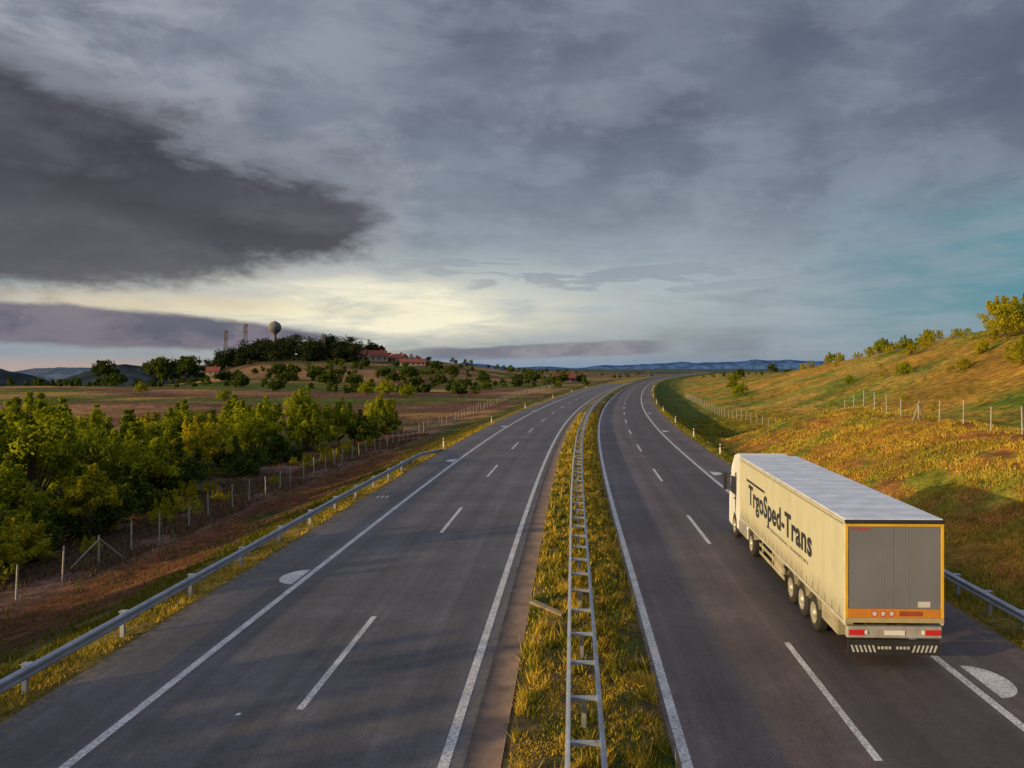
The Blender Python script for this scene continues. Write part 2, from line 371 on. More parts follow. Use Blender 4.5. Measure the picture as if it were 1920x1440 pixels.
def tree_mesh(name,Ht,R,trunk,ncl,per,size,seed,lm,crf=.26,base=.1,spiky=0):
    r=random.Random(seed); mb=MB(); cent=[];crad=[]
    tr=.035*Ht
    top=Vector((r.uniform(-.3,.3),r.uniform(-.3,.3),Ht*.8)); fork=Vector((top.x*.3,top.y*.3,max(trunk,.3)))
    mb.tube((0,0,-.3),fork,tr,tr*.8,7); mb.tube(fork,top,tr*.7,tr*.2,6)
    nl=max(4,ncl//9); lobes=[]
    for i in range(nl):
        ang=2.4*i+r.uniform(-.4,.4); t=(i+.5)/nl; q=math.sqrt(t)
        rl=R*r.uniform(.34,.52); zc=Ht*(base+(1-base)*(.80-.50*q*r.uniform(.5,1.0)))-rl*.25
        c=Vector((math.cos(ang)*R*.66*q,math.sin(ang)*R*.66*q,max(rl*.5,zc)))
        lobes.append((c,rl)); mb.tube(fork,c,tr*.4,tr*.08,5,0,False)
    for i in range(ncl):
        c,rl=lobes[i%nl]
        v=Vector((r.gauss(0,1),r.gauss(0,1),r.gauss(0.25,1))).normalized()*rl*r.uniform(.55,1.05); v.z*=.9
        p=c+v
        if p.z<.25: p.z=.25+r.random()*.4
        cent.append(p); crad.append(rl*r.uniform(.28,.62))
        if i%4==0: mb.tube(c,p,tr*.12,tr*.03,3,0,False)
    for i in range(spiky):
        c,rl=lobes[i%nl]; a=r.uniform(0,6.28)
        for k in range(3): cent.append(c+Vector((math.cos(a)*rl*.5,math.sin(a)*rl*.5,rl*(.9+.28*k)))); crad.append(rl*.26*(1.1-.28*k))
    V,F,C=leaves(np.array([tuple(c) for c in cent]),np.array(crad),per,size,seed)
    bv=np.array(mb.v); bf=np.array([f for f in mb.f if len(f)==4])
    Va=np.concatenate([bv,V]); Fa=np.concatenate([bf,F+len(bv)]); Ca=np.concatenate([np.ones((len(bv),3))*.5,C])
    mi=np.concatenate([np.zeros(len(bf)),np.ones(len(F))])
    return npmesh(name,Va,Fa,[bark,lm],mi,Ca,obj=False)
def place(name,me,x,y,z,s=1,sz=None,rot=None):
    o=bpy.data.objects.new(name,me); COL.objects.link(o); o.location=(x,y,z); o.scale=(s,s,sz or s); o.rotation_euler=(0,0,random.uniform(0,6.28) if rot is None else rot); return o
def atw(x,y): return H(x-float(xc(y)),y)
tall=tree_mesh('tall',10.5,4.0,1.2,95,95,.27,1,leafA,.24,.12,10)
b1=tree_mesh('b1',6.4,4.0,.4,85,90,.26,2,leafA,.24,.04,8)
b2=tree_mesh('b2',5.4,3.7,.3,80,90,.26,3,leafA,.26,.03,10)
b3=tree_mesh('b3',5.6,3.2,.4,70,95,.23,4,leafY,.25,.05,10)
dk1=tree_mesh('dk1',3.3,3.4,.2,55,90,.25,5,leafD,.28,.03,4)
fe=tree_mesh('fe',5.5,2.1,.8,45,85,.2,6,leafY,.24,.12,14)
sh=tree_mesh('sh',1.6,1.4,.1,26,55,.13,8,leafY,.3,.03,6)
far1=tree_mesh('far1',9,4.8,1.6,55,50,.65,9,leafD,.3,.2,0)
far2=tree_mesh('far2',5.5,4.4,.4,48,50,.6,10,leafD,.3,.05,0)
L=[('tree',tall,-36,51,.95),('tree',tall,-41,48,.9),('bush',b1,-35,46,.85),('bush',b1,-38.5,59,1.1),('bush',b2,-36.5,64,1.1),('bush',dk1,-32.5,56,.9),('bush',dk1,-32,50,1.0),('bush',dk1,-34.5,67,1.1),
('bush',b2,-41,72,1.2),('bush',b3,-38,78,1.1),('bush',b1,-42,84,1.15),('bush',b1,-38,92,1.15),('bush',b2,-42,99,1.3),('tree',tall,-38,108,.85),('bush',b2,-35,101,1.05),('bush',b1,-34,111,1.0),('bush',dk1,-34,88,.9),('bush',dk1,-34,78,.9),
('bush',dk1,-31,112,1.1),('bush',dk1,-30.5,124,1.0),('bush',b2,-32,128,.95),('bush',b3,-35,140,1.05),('bush',b1,-47,66,1.2),('bush',b1,-51,80,1.1),('bush',b3,-52,96,1.0),
('bush',fe,-30.2,48,.95),('bush',b3,-29.7,41,.55),('bush',b3,-28,37.5,.42),('bush',b1,-34,41,.72),('bush',dk1,-32,38,1.0),('bush',b1,-38,43,.95),('bush',dk1,-30.8,44,.7),
('tree',tall,-37,34,.9),('tree',tall,-37,20,1.05),('tree',tall,-39,15,1.0),('tree',tall,-37,3,1.05),('tree',tall,-38,-3,1.1),('tree',tall,-37,-15,1.1),('tree',tall,-39,-21,1.0),('bush',b1,-31,10,1.0),('bush',b2,-30,25,.9)]  # out-of-view trees at left, added to throw shade bands over the road
for nm,me,x,y,s in L: place(nm,me,x,y,atw(x,y)-.15,s)
for i in range(34):
    y=random.uniform(36,105); x=random.uniform(-33,-26.8); place('bush',sh,x,y,atw(x,y)-.1,random.uniform(.4,.9))
for x,y,s,me in[(-57,235,1.0,b2),(-50,232,.8,b2),(-64,240,.8,b1),(-95,300,1.1,far2),(-70,330,1.0,far1),(-80,345,.9,far2),(-62,300,.9,far2),(-88,310,.8,far2),(-110,330,1.1,far2),(-150,330,.9,far2),(-120,280,.8,far2),
 (-140,250,.7,b2),(-95,210,.6,b1),(-120,360,1,far2),(-60,380,1,far1),(-46,400,1,far2),(-30,420,.9,far2),(-75,420,1,far1),(-25,345,.8,far2),(-18,350,.9,far1),(-26,352,.6,far2),(-160,300,1.35,far1),(-166,306,1.3,far1),(-151,300,1.25,far1),(-155,310,1.4,far1),
 (-172,290,1.0,far2),(-183,300,1.2,far1),(-140,310,.9,far2),(-130,300,.8,far2),(-122,318,.9,far1),(-5,430,1,far2),(-10,426,.8,far2),(4,436,.9,far2),(-104,452,.7,far2),(-120,446,.9,far2),
 (-100,260,.8,far2),(-76,270,.7,far2),(-112,300,.9,far2),(-60,345,1,far2),(-48,330,.8,far2),(-90,370,1.1,far2),(-135,370,1.1,far2),(-45,280,.6,far2)]:
    place('tree' if me is far1 else 'bush',me,x,y,atw(x,y)-.2,s)
for x,y,s,me in[(72,128,1.25,b3),(79,132,1.0,b1),(66,124,.45,b3),(90,134,1.0,b1),(84,124,.6,b3),(60,118,.35,b3),(98,140,1.,b1),(73,168,.6,b2),(80,200,.7,b2),(82,178,.6,b3),(84,250,.6,b2),(63,300,.8,b2),(52,250,.55,b1),(46,212,.7,b2),(44,205,.5,b2),
 (88,340,.6,far1),(76,350,.6,far1),(105,350,.6,far2),(112,400,.7,far2),(56,90,.3,b3),(52,70,.35,b3),(86,152,.8,b3),(86,215,.6,b1),(84,142,.5,b3),(100,150,.9,b3),(90,125,.7,b3),(85,116,.7,b1),(92,116,.8,b3),(61,104,.75,b3),(54,150,.35,b2),(58,135,.4,b1),(66,150,.45,b3)]:
    place('tree' if me is far1 else 'bush',me,x,y,atw(x,y)-.2,s)
for i in range(70):
    y=random.uniform(105,260); x=random.uniform(74,98)+random.uniform(-4,4); place('bush',sh,x,y,atw(x,y)-.1,random.uniform(.5,1.6))
for i in range(60):
    y=random.uniform(45,200); x=random.uniform(32,75)+y*.05; place('bush',sh,x,y,atw(x,y)-.1,random.uniform(.2,.6))
def mass(name,pts,size,per,mat,seed,wide=3.2,hh=6):
    r=np.random.default_rng(seed); cent=[];crad=[]
    for x,y,s in pts:
        z=atw(x,y)
        for k in range(9):
            q=r.random(); rr=wide*s*.8*math.sqrt(1-q*q*.8)*math.sqrt(r.random()); an=r.random()*6.283
            cent.append((x+rr*math.cos(an),y+rr*math.sin(an),z+hh*s*(.12+.75*q))); crad.append(wide*s*(.32+.22*r.random()))
        cent.append((x,y,z+hh*s*.35)); crad.append(wide*s*.8)
    V,F,C=leaves(np.array(cent),np.array(crad),per,size,seed); npmesh(name,V,F,[mat],cols=C)
pts=[]
for i in range(125):
    x=random.uniform(-226,-130); y=random.uniform(462,540); pts.append((x,y,random.uniform(1.1,2.2)*(1.28-.45*abs(x+178)/48)))
mass('distant_trees',pts,1.0,60,leafF,5)
pts=[]
for i in range(190):
    y=random.uniform(340,900); u=random.uniform(-.45,.02); pts.append((u*y,y,random.uniform(.4,.9)))
for i in range(60):
    y=random.uniform(600,1000); x=float(xc(y))+random.choice([-1,1])*random.uniform(20,200); pts.append((x,y,random.uniform(.3,.7)))
for i in range(150):
    x=random.uniform(-240,-30); y=250+ .25*(-x)+random.gauss(0,3)+random.choice([0,50,95]); pts.append((x,y,random.uniform(.25,.6)))
mass('distant_trees',pts,.7,30,leafD,6)

# grass blades -------------------------------------------------------------
gm=leafmat('grass_blade',(.07,.13,.012),(.60,.42,.06),.3)
def grass(name,d,y,h,w,tint,br,seed):
    r=np.random.default_rng(seed); n=len(d); X=xc(y)+d; Z=hgt(d,y)-.01
    a=r.random(n)*6.283; ln=r.normal(size=(n,2))*.35*h[:,None]
    B=np.stack([X,y,Z],-1); u=np.stack([np.cos(a),np.sin(a),0*a],-1)*w[:,None]
    V=np.stack([B-u,B+u,B+np.concatenate([ln,h[:,None]],1)],1).reshape(-1,3)
    C=np.repeat(np.stack([tint,br,br],-1),3,axis=0); npmesh(name,V,np.arange(3*n).reshape(n,3),[gm],cols=C)
def scat(n,d0,d1,y0,y1,bias,thr,seed,sc=1.3):
    r=np.random.default_rng(seed); y=y0*(y1/y0)**(r.random(n)**bias); d=d0+(d1-d0)*r.random(n)
    keep=fbm(d*sc,y*sc*.6,seed,3)>thr-.15*r.random(n); return d[keep],y[keep],r
d,y,r=scat(220000,-1.38,1.98,8,130,1.0,.48,91,2.2)
cl=fbm(d*2.2,y*.9,14,3); tn=np.clip((cl-.44)*3.2+.35*r.random(len(d)),0,1)
hh=(.03+.10*r.random(len(d))**2)*(.5+1.9*ss(.5,.65,fbm(d*3,y*2,3,2))); tall_=r.random(len(d))<.06; hh[tall_]*=2.4; tn[tall_]=1
grass('grass',d,y,hh,.008+.0006*y,tn,.5+.8*r.random(len(d)),1)
d,y,r=scat(130000,-25,-12.7,11,110,1.0,.5,92,.8)
kp=(r.random(len(d))<np.where(y>22,1-.88*ss(15.5,18,-d),1)); d=d[kp]; y=y[kp]
edge=np.exp(-(-d-12.7)/.8); tn=np.clip(edge*1.2+.25*r.random(len(d)),0,1)
grass('grass',d,y,.05+.15*r.random(len(d)),.014+.0006*y,tn,(.3+.5*r.random(len(d)))*(1+.7*edge),2)  # blade brightness holds painted verge shade, brighter along the sunlit rail strip
d,y,r=scat(170000,12.6,34,18,150,1.0,.49,93,.5)
tn=np.clip(.15+ss(15,17.5,d)*.75*(y<100)+.35*r.random(len(d))-.55*ss(.5,.62,fbm(d*.3,y*.3,8,3)),0,1)
grass('grass',d,y,.05+.19*r.random(len(d)),.014+.0006*y,tn,.5+.65*r.random(len(d)),3)
d,y,r=scat(50000,-34,-24,28,120,1.0,.5,94,.4)
gd=leafmat('grass_dry',(.12,.08,.045),(.34,.22,.12),.3); _g=gm; gm=gd
grass('grass',d,y,.1+.30*r.random(len(d)),.016+.0006*y,r.random(len(d)),.45+.5*r.random(len(d)),4); gm=_g

# ------------------------------------------------------------------ far hills
def ridge(name,u0,u1,Y0,fn,col,n=160,depth=600):
    V=[];F=[]
    for i in range(n+1):
        u=u0+(u1-u0)*i/n; h=fn(u); x=u*(Y0+depth)
        V+=[(x,Y0,-300),(x,Y0+depth*.25,h-.45*(h+300)),(x,Y0+depth*.6,h-.15*(h+300)),(x,Y0+depth,h),(x,Y0+depth*2,-300)]
    for i in range(n):
        for j in range(4): F.append((i*5+j,(i+1)*5+j,(i+1)*5+j+1,i*5+j+1))
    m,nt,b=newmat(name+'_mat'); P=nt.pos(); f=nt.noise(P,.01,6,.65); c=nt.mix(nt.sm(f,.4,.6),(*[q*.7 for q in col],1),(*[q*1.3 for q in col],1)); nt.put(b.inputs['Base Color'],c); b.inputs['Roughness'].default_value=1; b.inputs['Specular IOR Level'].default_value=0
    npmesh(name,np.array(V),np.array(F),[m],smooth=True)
def px(x): return (x-1074)/1442
def prof(pts,z,amp,fr,s):
    xs=[px(a) for a,_ in pts]; hs=[CAMH+(690-b)*z/1442 for _,b in pts]
    return lambda u: float(np.interp(u,xs,hs)+amp*(fbm(np.array([u*fr]),np.array([s*3.3]),s,4)[0]-.5))
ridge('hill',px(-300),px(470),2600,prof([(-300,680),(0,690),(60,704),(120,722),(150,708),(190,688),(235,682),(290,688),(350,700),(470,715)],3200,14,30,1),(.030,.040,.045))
ridge('mountain',px(-400),px(760),5600,prof([(-400,700),(0,700),(60,694),(110,688),(170,688),(300,690),(420,682),(520,686),(600,688),(760,700)],6200,45,30,2),(.075,.11,.165))  # bluish distance haze painted into the base colour
ridge('mountain',px(600),px(2300),9600,prof([(600,700),(760,684),(870,682),(960,690),(1100,688),(1200,686),(1300,680),(1420,674),(1550,676),(1700,680),(2300,690)],10200,80,25,3),(.055,.115,.24))  # farther range, stronger blue air haze put into its colour

# ------------------------------------------------------------------ houses, tower, masts
wallm=simple('plaster',(.30,.25,.20),.9,0,.12,1); roofm=simple('roof_tile',(.20,.045,.028),.85,0,.25,2); glass=simple('window_glass',(.03,.035,.04),.15)
def house(name,x,y,w,dp,h,rh,rot=0):
    z=atw(x,y)-.3; e=empty(name,(x,y,z),rot)
    mb=MB(); mb.box(-w/2,w/2,-dp/2,dp/2,0,h); mb.add([(-w/2,-dp/2,h),(-w/2,dp/2,h),(-w/2,0,h+rh)],[(0,1,2)]); mb.add([(w/2,-dp/2,h),(w/2,dp/2,h),(w/2,0,h+rh)],[(0,2,1)]); mb.obj('walls',[wallm],e)
    o=.5; mb=MB()
    for s in(-1,1):
        sl=rh/(dp/2); a=(-w/2-o,s*(dp/2+o),h-sl*o+.05); b_=(w/2+o,s*(dp/2+o),h-sl*o+.05); c=(w/2+o,0,h+rh+.05); d_=(-w/2-o,0,h+rh+.05)
        up=[(q[0],q[1],q[2]+.2) for q in(a,b_,c,d_)]; mb.add([a,b_,c,d_]+up,[(0,1,2,3),(4,7,6,5),(0,4,5,1),(1,5,6,2),(2,6,7,3),(3,7,4,0)])
    mb.box(w*.2,w*.2+.8,-.4,.4,h+rh*.6,h+rh+1.1); mb.obj('roof',[roofm],e)
    mb=MB(); k=int(w//3)
    for i in range(k):
        xx=-w/2+w*(i+.5)/k; mb.box(xx-.5,xx+.5,-dp/2-.04,-dp/2+.1,h*.35,h*.75)
    mb.obj('windows',[glass],e)
house('house',-121,476,11,8,4.0,3.0,.5); house('house',-110,484,10,8,3.2,2.4,-.4); house('house',-98,470,15,8,2.4,2.0,.3)
house('house',-4,440,15,8,2.2,2.2,.25); house('house',-214,456,9,8,2.6,2.4,.2); house('house',-131,480,8,7,4.4,2.6,.6)
tw=simple('tower_concrete',(.15,.14,.135),.8,0,.2,.5); dkst=simple('mast_steel',(.10,.10,.11),.6,.2); redm=simple('mast_red',(.13,.07,.065),.6)
tx,ty=-201.5,520; tz=atw(tx,ty); e=empty('water_tower',(tx,ty,tz)); bc=35.2-tz
mb=MB(); n=24
for (z0,r0,z1,r1) in((0,1.9,bc*.3,1.25),(bc*.3,1.25,bc-5.2,1.0),(bc-5.2,1.0,bc-3.2,1.9)): mb.tube((0,0,z0),(0,0,z1),r0,r1,n,0,False)
mb.obj('stem',[tw],e,smooth=True)
mb=MB(); mb.tube((0,0,bc-3.6),(0,0,bc-3.3),2.6,2.6,24); mb.tube((0,0,bc+3.9),(0,0,bc+4.5),.7,.5,12); mb.tube((0,0,bc+4.4),(0,0,bc+6),.06,.05,5); mb.obj('platform_and_cap',[tw],e)
bpy.ops.mesh.primitive_uv_sphere_add(segments=40,ring_count=24,radius=4.2); s=bpy.context.object; s.name='tank'; s.location=(0,0,bc); s.parent=e; s.data.materials.append(tw)
for p in s.data.polygons: p.use_smooth=True
mb=MB()
for k in range(-1,2): 
    rr=math.sqrt(4.2**2-(k*1.5)**2)+.04
    for i in range(32):
        a0=2*math.pi*i/32;a1=2*math.pi*(i+1)/32; mb.tube((rr*math.cos(a0),rr*math.sin(a0),bc+k*1.5),(rr*math.cos(a1),rr*math.sin(a1),bc+k*1.5),.05,.05,4,0,False)
mb.obj('seams',[dkst],e)
def mast(px_,y,top,w0,w1):
    x=(px_-1074)*y/1442; z=atw(x,y); e=empty('lattice_mast',(x,y,z)); h=top-z; mb=MB(); n=int(h/1.8)
    def c(t,i):
        w=(w0+(w1-w0)*t)/2; return Vector((w*(-1 if i in(0,3) else 1),w*(-1 if i<2 else 1),h*t))
    for i in range(4):
        for k in range(n):
            mi=(k//3)%2; mb.tube(c(k/n,i),c((k+1)/n,i),.16,.15,4,mi,False)
            j=(i+1)%4; mb.tube(c(k/n,i),c((k+1)/n,j),.07,.07,3,mi,False); mb.tube(c(k/n,i),c(k/n,j),.07,.07,3,mi,False)
    mb.obj('lattice',[dkst,redm],e); mb=MB()
    for k in(.97,.88,.78):
        for a in range(3):
            an=a*2.1+k*9; p=Vector((math.cos(an)*(w1*.5+.5),math.sin(an)*(w1*.5+.5),h*k)); mb.box(p.x-.2,p.x+.2,p.y-.2,p.y+.2,p.z-.9,p.z+.9); mb.tube((0,0,p.z),p,.05,.05,4)
    mb.tube((0,0,h),(0,0,h+2.2),.08,.06,4); mb.obj('antennas',[simple('antenna',(.12,.12,.13))],e)
mast(423,500,32,1.9,1.2); mast(460,500,36.5,2.1,1.4); mast(606,500,30,1.8,1.4)
sg=simple('sign_back',(.05,.06,.06),.6)
for y,d in((690,-15.5),(880,15)):
    x=float(xc(y))+d; e=empty('traffic_sign',(x,y,-.1)); mb=MB(); mb.tube((-1.2,0,0),(-1.2,0,5.8),.14,.14,8); mb.tube((1.2,0,0),(1.2,0,5.8),.14,.14,8); mb.obj('posts',[dkst],e)
    mb=MB(); mb.box(-2,2,-.06,.06,2.4,6.4); mb.obj('panel',[sg],e,.02)

# ------------------------------------------------------------------ truck
T=empty('semi_trailer_truck',(8.36,20.0,0),-math.radians(1.45))
TL=14.3; W=1.27; ZB=1.22; ZT=3.87
curt,nt,b=newmat('curtain_tarp'); P=nt.n.new('ShaderNodeTexCoord').outputs['Object']; s3=nt.sep(P)
wv=nt.m('SINE',nt.m('MULTIPLY',s3[1],2*math.pi/1.24)); f=nt.noise(nt.map(P,(1,1.4,.4)),1,4,.6); gr=nt.sm(s3[2],1.9,1.2)
dst=nt.noise(nt.map(P,(1,3,.8)),2.2,5,.7)
c=nt.mix(nt.mr(f,.3,.7,0,.6),(.52,.51,.37,1),(.42,.41,.29,1)); c=nt.mix(nt.m('MULTIPLY',gr,nt.mr(dst,.3,.7,.15,.75)),c,(.20,.17,.12,1)); c=nt.mix(nt.mr(dst,.5,.75,0,.18),c,(.22,.20,.16,1)); nt.put(b.inputs['Base Color'],c); b.inputs['Roughness'].default_value=.5
nt.put(b.inputs['Normal'],nt.bump(nt.m('ADD',nt.m('MULTIPLY',wv,.25),f),.7,.03))
white=simple('truck_white',(.66,.67,.66),.35,0,.06,.7); yel=simple('frame_yellow',(.66,.38,.02),.45,0,.15,2); dgrey=simple('door_grey',(.15,.16,.185),.5,0,.12,.8)
blk=simple('chassis_black',(.022,.022,.024),.6,0,.3,4); tyre=simple('tyre',(.02,.02,.02),.85,0,.2,8); rim=simple('rim_steel',(.42,.40,.34),.45,.3,.2,4)
roofw,nt,b=newmat('trailer_roof'); P=nt.n.new('ShaderNodeTexCoord').outputs['Object']; f=nt.noise(P,1.3,5,.6); y_=nt.sep(P)[1]; wv=nt.m('SINE',nt.m('MULTIPLY',y_,2*math.pi/.9))
c=nt.mix(nt.mr(f,.3,.7,0,1),(.70,.73,.79,1),(.48,.51,.57,1)); nt.put(b.inputs['Base Color'],c); b.inputs['Roughness'].default_value=.35; nt.put(b.inputs['Normal'],nt.bump(nt.m('ADD',nt.m('MULTIPLY',wv,.3),nt.m('MULTIPLY',f,.5)),.6,.04))
redl=simple('tail_light',(.40,.02,.02),.25,0,.05,1,emis=(.10,.003,.003)); orng=simple('marker_orange',(.52,.20,.03),.4,0,.1)
mb=MB(); mb.box(-W+.01,W-.01,.06,TL-.06,ZB,ZT-.03,0); mb.obj('curtain_side',[curt],T,.02)
mb=MB(); mb.box(-W+.0,W-.0,.02,TL,ZT-.028,ZT+.02,0); mb.obj('roof',[roofw],T,.015)
mb=MB()
mb.box(-W-.012,-W+.03,.02,TL,ZT-.12,ZT-.03); mb.box(W-.03,W+.012,.02,TL,ZT-.12,ZT-.03)
mb.box(-W-.012,-W+.03,.02,TL,ZB-.10,ZB-.002); mb.box(W-.03,W+.012,.02,TL,ZB-.10,ZB-.002); mb.obj('side_rails',[simple('rail_cream',(.42,.41,.32),.5)],T,.005)
mb=MB()
mb.box(-W-.014,-W+.05,TL-.1,TL+.03,ZB-.1,ZT); mb.box(-W-.016,-W+.05,-.0,.12,ZB-.1,ZT-.122); mb.obj('corner_posts',[simple('post_cream',(.52,.51,.42),.4)],T,.01)
mb=MB()
mb.box(-W-.016,-W-.012,.15,TL-.15,ZT-.150,ZT-.128)
yy=.5
while yy<TL-.4:
    mb.box(-W-.008,-W+.009,yy-.014,yy+.014,ZB-.0,ZB+.22); mb.box(W-.009,W+.008,yy-.014,yy+.014,ZB,ZB+.22); yy+=.62
mb.obj('straps',[simple('strap',(.25,.23,.17),.7)],T)
mb=MB(); fy=-.03
mb.box(-W,-W+.075,fy,.055,ZB+.1,ZT-.10,0); mb.box(W-.075,W,fy,.055,ZB+.1,ZT-.10,0); mb.box(-W+.075,W-.075,fy,.055,ZT-.17,ZT-.10,0); mb.obj('rear_frame',[yel],T,.008)
mb=MB(); mb.box(-W+.075,W-.075,fy,.055,ZB+.10,ZB+.34,0); mb.obj('rear_warning_board',[orng],T,.008)
mb=MB(); mb.box(-W+.0,W-.0,-.05,.055,ZT-.098,ZT+.0); mb.obj('rear_header',[blk],T,.01)
mb=MB(); mb.box(-W+.077,-.004,-.012,.05,ZB+.342,ZT-.172); mb.box(.004,W-.077,-.012,.05,ZB+.342,ZT-.172); mb.obj('rear_doors',[dgrey],T,.01)
mb=MB()
for x in(-.35,.35):
    mb.tube((x,-.012,ZB+.35),(x,-.012,ZT-.18),.006,.006,8)
for s in(-1,1):
    for z in(1.85,2.5,3.2,3.6): mb.box(min(s*1.1,s*1.19),max(s*1.1,s*1.19),-.022,-.012,z-.02,z+.02)
mb.obj('lock_rods',[dgrey],T)
mb=MB(); mb.box(-W+.0,W-.0,-.04,.1,ZB-.02,ZB+.098); mb.obj('rear_sill',[simple('sill',(.36,.30,.16),.6)],T,.01)
mb=MB()
for x in(-.52,-.30,-.08):
    n=16
    for rr,yq,mi in((.085,-.034,0),(.058,-.037,1)):
        vs=[(x+rr*math.cos(2*math.pi*i/n),yq,ZB+.22+rr*math.sin(2*math.pi*i/n)) for i in range(n)]; mb.add(vs,[tuple(range(n))],mi)
mb.add([(.12,-.034,ZB+.16),(.72,-.034,ZB+.16),(.72,-.034,ZB+.28),(.12,-.034,ZB+.28)],[(0,1,2,3)],2)
mb.add([(.60,-.014,ZB+.38),(.92,-.014,ZB+.38),(.92,-.014,ZB+.53),(.60,-.014,ZB+.53)],[(0,1,2,3)],1)
mb.obj('rear_stickers',[simple('sred',(.5,.04,.03)),simple('swhite',(.5,.5,.5)),simple('sor',(.30,.06,.02))],T)
mb=MB(); mb.box(-1.22,1.22,-.02,.14,.80,1.10); mb.obj('light_bar',[simple('bumper_grey',(.30,.29,.27),.5,0,.25,3)],T,.02)
mb=MB()
for s in(-1,1):
    mb.box(min(s*.78,s*1.18),max(s*.78,s*1.18),-.05,-.022,.88,1.02,0); mb.box(min(s*.70,s*.775),max(s*.70,s*.775),-.05,-.022,.90,1.0,1)
mb.obj('tail_lights',[redl,white],T,.008)
mb=MB(); mb.box(-.26,.26,-.04,-.022,.88,1.0); mb.obj('number_plate',[white],T,.004)
mb=MB(); mb.box(-1.18,1.18,.02,.08,.34,.74,0)
for s in(-1,1):
    for k in range(6):
        x0=s*(1.12-k*.11)
        mb.add([(x0,.016,.60),(x0-s*.05,.016,.60),(x0-s*.11,.016,.42),(x0-s*.06,.016,.42)],[(0,1,2,3)],1)
mb.obj('spray_flap',[blk,simple('flapwhite',(.45,.45,.45))],T)
mb=MB(); 
for k in range(9): 
    if k!=4: mb.box(-.42+k*.095,-.36+k*.095,.013,.018,.50,.57)
mb.obj('flap_lettering',[simple('flapw2',(.45,.45,.45))],T)
mb=MB(); mb.box(-.45,-.30,.3,TL-1,ZB-.42,ZB-.1); mb.box(.30,.45,.3,TL-1,ZB-.42,ZB-.1)
for k in range(24): mb.box(-1.2,1.2,.6+k*.55,.68+k*.55,ZB-.2,ZB-.1)
for y in(2.95,4.28,5.6): mb.tube((-1.1,y,.52),(1.1,y,.52),.07,.07,8)
mb.tube((-1.15,12.0,.52),(1.15,12.0,.52),.09,.09,8); mb.box(-.5,.5,10.8,16.3,.62,.92); mb.obj('chassis',[blk],T)
cream=simple('underrun_cream',(.34,.31,.22),.5,0,.35,2)
mb=MB()
for s in(-1,1):
    for z in(.55,.86): mb.box(min(s*1.20,s*1.24),max(s*1.20,s*1.24),6.5,10.4,z-.06,z+.06)
    for y in(6.8,8.4,10.1): mb.box(min(s*1.15,s*1.2),max(s*1.15,s*1.2),y-.04,y+.04,.5,ZB-.1)
    mb.box(min(s*.8,s*1.2),max(s*.8,s*1.2),6.9,8.1,.55,1.05)
mb.obj('underrun_guards',[cream],T,.01)
mb=MB()
for s in(-1,1):
    for yc,R in((2.95,.60),(4.28,.60),(5.6,.60),(12.0,.66)):
        n=12
        for i in range(n):
            a0=math.radians(25+130*i/n);a1=math.radians(25+130*(i+1)/n); xs=(s*.82,s*1.24)
            mb.add([(xs[0],yc+R*math.cos(a0),.52+R*math.sin(a0)),(xs[1],yc+R*math.cos(a0),.52+R*math.sin(a0)),(xs[1],yc+R*math.cos(a1),.52+R*math.sin(a1)),(xs[0],yc+R*math.cos(a1),.52+R*math.sin(a1))],[(0,1,2,3)])
    mb.box(min(s*.8,s*1.22),max(s*.8,s*1.22),.75,2.2,.62,1.08)
mb.obj('mudguards_and_boxes',[cream],T)
def wheel(nm,y,s,R=.52,w=.36):
    mb=MB(); x0=s*(1.25-w/2)
    P_=[(-w/2,.28),(-w/2,R*.82),(-w/2+.04,R*.96),(-w/2+.08,R),(w/2-.08,R),(w/2-.04,R*.96),(w/2,R*.82),(w/2-.01,R*.60)]
    P_=[(s*x,r) for x,r in P_]; mb.lathe_x((x0,y,R),P_,32,mi=0)
    Q=[(w/2-.01,R*.60),(w/2-.02,R*.56),(w/2-.10,R*.50),(w/2-.10,R*.32),(w/2-.02,R*.26),(w/2+.03,R*.2),(w/2+.04,.0)]
    mb.lathe_x((x0,y,R),[(s*x,r) for x,r in Q],32,mi=1)
    for k in range(10):
        a=2*math.pi*k/10; mb.tube((x0+s*(w/2-.1),y+R*.42*math.cos(a),R+R*.42*math.sin(a)),(x0+s*(w/2-.06),y+R*.42*math.cos(a),R+R*.42*math.sin(a)),.018,.018,6,1)
    mb.obj(nm,[tyre,rim],T,smooth=False)
k=1
for y in(2.95,4.28,5.6,12.0,15.75):
    for s in(-1,1): wheel('wheel_%d'%k,y,s); k+=1
mb=MB()
for s in(-1,1): mb.box(min(s*.72,s*1.22),max(s*.72,s*1.22),12.95,14.9,.42,1.02)
mb.obj('fuel_tanks',[simple('tank_alu',(.5,.5,.48),.35,.5)],T,.08,seg=4)
prf=[(14.75,1.05),(14.75,3.55),(15.0,3.80),(15.7,3.86),(16.35,3.72),(16.72,3.15),(17.02,2.0),(17.12,1.55),(17.14,.42),(16.35,.38),(16.28,.85),(16.05,1.12),(15.5,1.12),(15.25,.85),(15.2,.5),(14.85,.5)]
mb=MB(); n=len(prf)
def wx(z): return 1.24 if z<2.9 else 1.24-.12*min(1,(z-2.9)/.9)
vs=[(-wx(z),y,z) for y,z in prf]+[(wx(z),y,z) for y,z in prf]
mb.add(vs,[tuple(range(n))[::-1],tuple(range(n,2*n))]+[(i,(i+1)%n,n+(i+1)%n,n+i) for i in range(n)]); mb.obj('cab',[white],T,.05,seg=3)
mb=MB(); mb.add([(-1.256,15.55,1.95),(-1.256,16.75,1.95),(-1.25,16.55,2.72),(-1.25,15.55,2.78)],[(0,3,2,1)]); mb.add([(1.256,15.55,1.95),(1.256,16.75,1.95),(1.25,16.55,2.72),(1.25,15.55,2.78)],[(0,1,2,3)])
